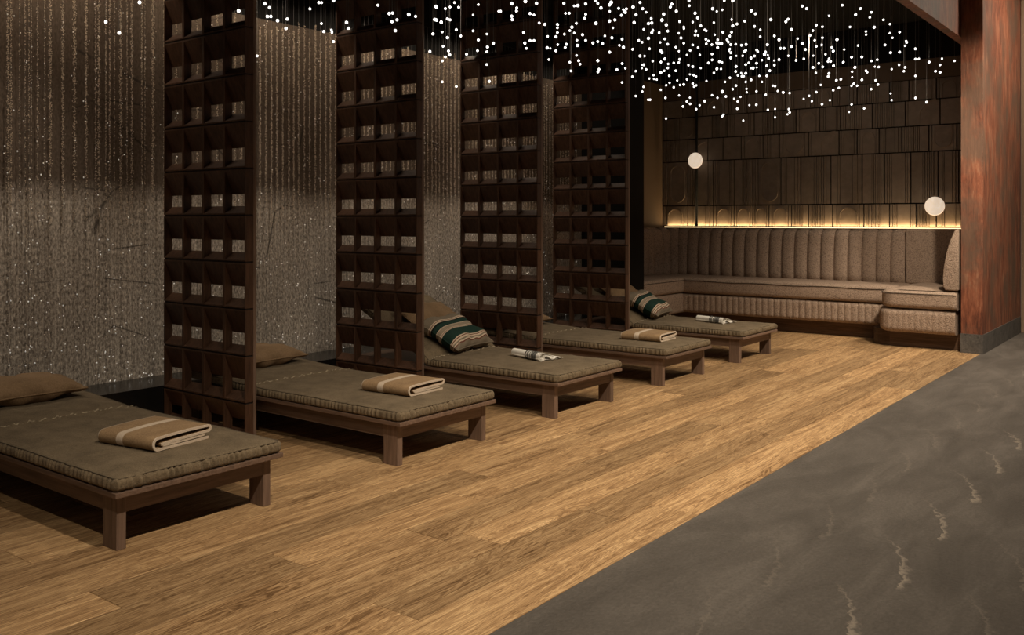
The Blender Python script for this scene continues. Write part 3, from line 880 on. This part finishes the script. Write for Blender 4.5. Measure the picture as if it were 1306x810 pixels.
sbuild(rounded_wing(-2.85, -2.085, 10.10, .420, .605, .16, .05, 0, 0, .022), 'seat_cushion', M['boucle'])
# dark piping lines around the cushions
pm = MB()
pm.tube([(-5.385, 9.6, .575), (-5.382, 10.58, .575)], .004, 5)
sbuild(pm, 'piping', M['seam'])
pm = MB(); pm.tube([(-5.38 + (2.55) * i / 40, 10.581, .572 + .004 * math.sin(i * .5)) for i in range(41)], .004, 5); sbuild(pm, 'piping', M['seam'])
pm = MB()
pth = [(-2.845, 10.55, .578), (-2.847, 10.32, .578)] + [(-2.85 + .16 + .162 * math.cos(math.pi + math.pi / 2 * i / 8), 10.26 + .162 * math.sin(math.pi + math.pi / 2 * i / 8), .578) for i in range(9)] + [(-2.5, 10.098, .578), (-2.3, 10.098, .578), (-2.09, 10.098, .578)]
pm.tube(pth, .004, 5); sbuild(pm, 'piping', M['seam'])
# backrest channels: along the left wing, round the corner, along the back
def channel(p0, p1, nrm, z0, z1, bulge=.035, thick=.13, top_lean=.03):
    mb = MB(); nx = 9; nz = 14; g = []
    a = Vector(p0); b = Vector(p1); nn = Vector(nrm)
    for i in range(nx):
        t = i / (nx - 1); s = abs(math.sin(t * math.pi)) ** .5
        base = a.lerp(b, t); col = []
        for k in range(nz + 1):
            h = k / nz; z = z0 + (z1 - z0) * h
            topr = max(0, h - .86) / .14; botr = max(0, .12 - h) / .12
            ins = thick * (1 - math.sqrt(max(0, 1 - topr ** 2))) * .85 + .03 * (1 - math.sqrt(max(0, 1 - botr ** 2)))
            out = thick * (1 - h * .35) + .02 * math.sin(h * math.pi) + bulge * s - .02 - ins
            q = base + nn * out; col.append((q.x, q.y, z))
        col.append((base.x, base.y, z1 + .001)); g.append(col)
    mb.grid(g); return mb
chs = []
y = 9.60
while y < 10.95: chs.append(((-6.08, y), (-6.08, y + .16), (1, 0))); y += .16
cx, cy, R_ = -6.08 + .40, 11.36 - .40, .40
prev = None; na = 4
for k in range(na):
    a0 = math.pi - math.pi / 2 * k / na; a1 = math.pi - math.pi / 2 * (k + 1) / na
    P0 = (cx + R_ * math.cos(a0), cy + R_ * math.sin(a0)); P1 = (cx + R_ * math.cos(a1), cy + R_ * math.sin(a1)); am = (a0 + a1) / 2
    chs.append((P0, P1, (-math.cos(am), -math.sin(am))))
x = cx
while x < -3.02: chs.append(((x, 11.36), (x + .165, 11.36), (0, -1))); x += .165
for p0, p1, nn in chs:
    sbuild(channel(p0, p1, nn, .60, 1.243), 'back_channel', M['boucle'])
mb = MB(); mb.box(x + .002, -2.075, 11.235, 11.36, .60, 1.243); sbuild(mb, 'backrest', M['boucle'], .03)
# right wing backrest standing against the rusty wall
poly = [(-2.072, .625), (-2.20, .625), (-2.217, .66), (-2.222, .75), (-2.213, .86), (-2.19, 1.0), (-2.155, 1.13), (-2.115, 1.225), (-2.095, 1.25), (-2.072, 1.25)]
mb = MB(); mb.prism(poly, 10.13, 11.2, 'y'); o = sbuild(mb, 'backrest', M['boucle'], .014, 3)

# ------------------------------------------------------------------ disc lamps
def disc_mesh(r, T):
    mb = MB(); n = 40
    prof = [(0, -T / 2), (r * .8, -T / 2), (r * .93, -T * .42), (r, -T * .15), (r, T * .15), (r * .93, T * .42), (r * .8, T / 2), (0, T / 2)]
    g = [[(p[0] * math.cos(2 * math.pi * i / n), p[1], p[0] * math.sin(2 * math.pi * i / n)) for p in prof] for i in range(n + 1)]
    mb.grid(g); return mb
lamp = empty('disc_lamp', (-5.57, 11.33, 0), 'round glowing disc lamp on a tall thin black pole, left end of tiled wall', 'lamp', 'round disc lamps')
disc_mesh(.106, .05).build('disc', M['globe'], lamp, (0, -.035, 2.15))
mb = MB(); mb.tube([(0, 0, 1.256), (0, 0, CEIL)], .016, 10); mb.build('pole', M['metal_black'], lamp)
mb = MB(); mb.tube([(.106 * math.cos(a * math.pi / 24), -.035, 2.15 + .106 * math.sin(a * math.pi / 24)) for a in range(48)], .004, 6, closed=True); mb.build('rim', M['hall_trim'], lamp)
lamp = empty('disc_lamp', (-2.56, 11.33, 0), 'round glowing disc lamp low on the tiled wall beside the rusty wall', 'lamp', 'round disc lamps')
disc_mesh(.108, .05).build('disc', M['globe'], lamp, (0, -.035, 1.507))
mb = MB(); mb.tube([(0, -.02, 1.507), (0, .10, 1.507)], .02, 12); mb.build('wall_mount', M['metal_black'], lamp)
mb = MB(); mb.tube([(.108 * math.cos(a * math.pi / 24), -.035, 1.507 + .108 * math.sin(a * math.pi / 24)) for a in range(48)], .004, 6, closed=True); mb.build('rim', M['hall_trim'], lamp)

# ------------------------------------------------------------------ hanging points of light
from_zoom = []
def zpts(x0, y0, sc, pts):
    for a, b in pts: from_zoom.append((x0 + a / sc, y0 + b / sc))
zpts(840, 90, 6.53, [(18,160),(57,227),(62,400),(170,207),(203,299),(235,258),(260,226),(262,278),(313,321),(342,290),(383,256),(461,306),(445,205),(490,227),(530,181),(560,216),(597,173),(616,153),(628,235),(655,318),(657,258),(682,219),(705,417),(732,152),(734,181),(756,288),(815,172),(814,285),(892,202),(910,328),(970,320),(970,390),(952,126),(992,170),(1037,182),(1063,194),(1084,321),(1091,349),(1073,365),(1208,236),(1253,211),(1275,256),(530,381),(541,368)])
zpts(1030, 70, 6.53, [(35,387),(12,343),(72,310),(120,411),(110,250),(186,378),(214,294),(240,212),(277,203),(260,275),(178,155),(171,180),(366,258),(384,240),(413,257),(345,475),(366,413),(471,446),(452,208),(530,286),(586,247),(566,212),(370,186),(361,147),(394,105),(486,132),(497,145),(560,98),(592,101),(678,122),(692,321),(700,377),(762,84),(812,104),(802,136),(895,180),(898,359),(991,394),(926,33),(1012,60),(1065,136),(1103,146),(1124,88),(1119,31),(1223,50),(216,90),(295,63),(126,100),(93,70),(69,150),(44,105),(192,55),(211,40),(416,23),(520,12),(531,50),(580,40)])
zpts(690, 0, 4.213, [(20,131),(35,196),(33,257),(25,281),(50,260),(80,273),(42,320),(88,150),(88,175),(90,205),(90,240),(126,137),(147,134),(166,146),(136,161),(126,184),(178,177),(190,125),(132,72),(152,71),(123,18),(166,22),(198,30),(240,77),(234,98),(223,187),(193,216),(240,217),(195,244),(191,298),(202,326),(210,345),(155,334),(161,381),(136,238),(130,255),(279,231),(317,218),(331,234),(343,193),(305,326),(311,372),(306,386),(295,125),(381,203),(386,150),(369,280),(368,113),(397,107),(397,69),(271,18),(303,31),(322,43),(377,13),(342,13),(292,3),(417,45),(445,47),(459,48),(452,65),(432,82),(436,210),(453,205),(421,244),(443,254),(436,341),(408,374),(453,367),(435,443),(492,265),(491,412),(500,121),(511,79),(495,38),(498,17),(546,47),(569,60),(521,165),(552,122),(582,126),(592,100),(525,218),(582,228),(577,206),(532,301),(556,301),(583,262),(595,272),(509,382),(543,348),(552,348),(565,373),(542,366),(544,492),(551,467),(509,516),(582,422),(605,404),(607,424),(622,428),(576,536),(586,536),(600,328),(640,329),(665,317),(650,282),(625,282),(664,240),(641,228),(711,209),(716,255),(741,275),(764,297),(716,331),(740,336),(745,319),(683,343),(681,365),(662,380),(644,390),(689,407),(724,380),(691,445),(690,461),(713,469),(732,432),(747,457),(635,176),(600,163),(595,176),(681,167),(673,134),(650,108),(659,76),(727,60),(703,22),(695,38),(733,107),(740,179),(752,204),(768,154),(787,67),(797,31),(795,3),(803,142),(831,167),(828,189),(858,139),(866,120),(842,96),(866,173),(865,190),(880,160),(792,230),(844,243),(825,265),(844,256),(853,295),(886,211),(876,227),(888,235),(792,350),(815,358),(858,366),(767,454),(784,427),(800,400),(821,404),(835,415),(815,449),(844,463),(822,466),(889,435),(989,440),(929,392),(945,370),(967,370),(958,331),(972,336),(921,315),(899,338),(919,290),(918,240),(949,256),(961,262),(945,230),(957,234),(971,233),(998,240),(1007,226),(1000,214),(933,187),(949,214),(977,173),(994,189),(1023,173),(929,121),(922,47),(938,60),(974,53),(996,11),(985,3),(1032,100),(1030,139),(1053,129),(1094,114),(1130,58),(1152,74),(1153,145),(1197,160),(1178,197),(1235,105),(1061,235),(1078,243),(1102,239),(1011,272),(1020,283),(1031,298),(1019,311),(1092,278),(1083,300),(1141,271),(1159,269),(1165,277),(1147,301),(1128,312),(1109,345),(1116,337),(1160,340),(1140,366),(1149,366),(1159,363),(1181,330),(1190,340),(1206,280),(1201,292),(1195,362),(1223,314),(1229,380),(1250,296),(1253,325),(1216,240),(1048,357),(1046,384),(1076,393),(1100,394),(1080,410),(1090,410),(1058,405),(1015,418),(1129,429),(1100,440),(1173,408),(1213,408),(1187,440),(1245,460),(1048,460),(1030,480),(1275,190),(1300,205),(1287,260),(1279,320),(1254,350)])
zpts(800, 0, 2.531, [(506,156),(519,62),(512,70),(538,99),(583,16),(579,28),(615,80),(624,90),(617,102),(605,130),(660,153),(677,128),(694,17),(680,52),(719,87),(737,47),(753,28),(779,46),(783,56),(797,88),(770,98),(771,112),(827,64),(832,80),(832,145),(848,107),(856,122),(879,104),(897,148),(902,137),(900,133),(879,168),(850,170),(941,157),(940,190),(930,245),(745,147),(698,200),(640,175),(628,145),(590,115),(565,140),(575,160),(550,125),(530,150),(520,180),(545,195),(600,180),(630,122),(700,160),(570,190),(610,150),(655,185),(665,165)])
zpts(540, 0, 3.0, [(47,25),(43,75),(50,77),(68,85),(88,38),(102,76),(116,70),(124,28),(135,28),(119,10),(36,130),(77,120),(92,144),(143,138),(138,115),(75,177),(72,233),(84,218),(101,210),(96,195),(72,313),(126,331),(25,197),(210,18),(190,57),(190,118),(210,153),(165,208),(263,129),(268,165),(245,180),(243,198),(207,194),(242,247),(288,43),(295,43),(355,12),(357,30),(356,42),(338,62),(340,75),(383,125),(388,165),(394,185),(408,155),(423,155),(390,5),(408,52),(413,60),(433,13),(443,88),(464,94),(252,311)])
zpts(200, 0, 3.0, [(413,14),(431,29),(423,63),(436,63),(462,79),(499,73),(494,109),(384,214),(586,34),(620,10),(630,10),(676,2),(630,90),(639,121),(668,115),(670,124),(676,159),(726,86),(733,108),(889,52),(902,50),(919,76),(912,117),(900,83),(846,20),(964,56),(990,63),(1069,27),(1066,75),(1057,130),(313,42)])
zpts(0, 0, 1.0, [(135,28),(152,42),(178,3)])
random.seed(21)
pl = []
for (u, v) in from_zoom:
    a = (u - 653) / f_; rx, ry, rzz = -S_ + C_ * a, C_ + S_ * a, -(v - 280.25) / f_
    best = None
    for _ in range(80):
        d = random.uniform(3.6, 11.9); X, Y, Z = d * rx, d * ry, CAM_H + d * rzz
        if not (-5.85 < X < -2.25 and Y < 11.15 and 2.42 < Z < 3.55): continue
        if Y > 9.0 and X < -5.3: continue
        bad = False
        for ys in SY:
            if ys < Y + .12:
                xs_ = rx / ry * ys
                if SX0 - .05 < xs_ < SX1 + .08: bad = True
                if abs(Y - ys) < .15 and SX0 - .1 < X < SX1 + .1: bad = True
        if bad: continue
        sc0 = abs(Z - random.uniform(2.5, 3.2)) + random.uniform(0, .15)
        if best is None or sc0 < best[0]: best = (sc0, X, Y, Z)
    if best: pl.append(best[1:])
# two points hanging nearly under each other share a wire
pl.sort(key=lambda p: p[2]); used = [False] * len(pl); strands = []
for i, p in enumerate(pl):
    if used[i]: continue
    grp = [p]; used[i] = True
    for j in range(i + 1, len(pl)):
        q = pl[j]
        if not used[j] and abs(q[0] - p[0]) < .07 and abs(q[1] - p[1]) < .07 and q[2] - grp[-1][2] > .05 and len(grp) < 3:
            grp.append((p[0], p[1], q[2])); used[j] = True
    strands.append(grp)
strands.sort(key=lambda g: g[0][0] * -S_ + g[0][1] * C_)
def uv_sphere(mb, c, r, mi):
    nu, nv = 8, 5; vs = [(c[0], c[1], c[2] + r)]
    for i in range(1, nv):
        for j in range(nu):
            a = math.pi * i / nv; b = 2 * math.pi * j / nu
            vs.append((c[0] + r * math.sin(a) * math.cos(b), c[1] + r * math.sin(a) * math.sin(b), c[2] + r * math.cos(a)))
    vs.append((c[0], c[1], c[2] - r)); fs = []
    for j in range(nu): fs.append((0, 1 + j, 1 + (j + 1) % nu))
    for i in range(nv - 2):
        for j in range(nu):
            a = 1 + i * nu + j; b = 1 + i * nu + (j + 1) % nu; fs.append((a, a + nu, b + nu, b))
    k = 1 + (nv - 2) * nu
    for j in range(nu): fs.append((k + j, len(vs) - 1, k + (j + 1) % nu))
    mb.add(vs, fs, mi, True)
def strand_into(mb, g, org):
    x, y, z = g[0]; q = .0011
    x -= org[0]; y -= org[1]
    vs = [(x + a, y + b, zz - org[2]) for zz in (z, CEIL) for a, b in ((q, 0), (-q, q), (-q, -q))]
    mb.add(vs, [(0, 1, 4, 3), (1, 2, 5, 4), (2, 0, 3, 5)], 0)
    d = -g[0][0] * S_ + g[0][1] * C_
    r = .0062 + .0005 * d
    for p in g: uv_sphere(mb, (x, y, p[2] - org[2]), r * random.uniform(.85, 1.1), 1)
print('strands', len(strands), 'bulbs', len(pl))
for g in strands[:300]:
    mb = MB(); org = (g[0][0], g[0][1], CEIL); strand_into(mb, g, org)
    o = link('pendant_light', mb.mesh('pendant_light', [M['wire'], M['bulb']]), None, org)
    setp(o, 'tiny white glowing bead light on a thin wire from the black ceiling', 'pendant light', 'tiny pendant lights under the black ceiling')
if len(strands) > 300:
    mb = MB()
    for g in strands[300:]: strand_into(mb, g, (0, 0, 0))
    o = link('pendant_light', mb.mesh('pendant_light', [M['wire'], M['bulb']]))
    setp(o, 'farthest tiny white pendant lights in front of the tiled back wall', 'pendant light', 'tiny pendant lights under the black ceiling', 'stuff')
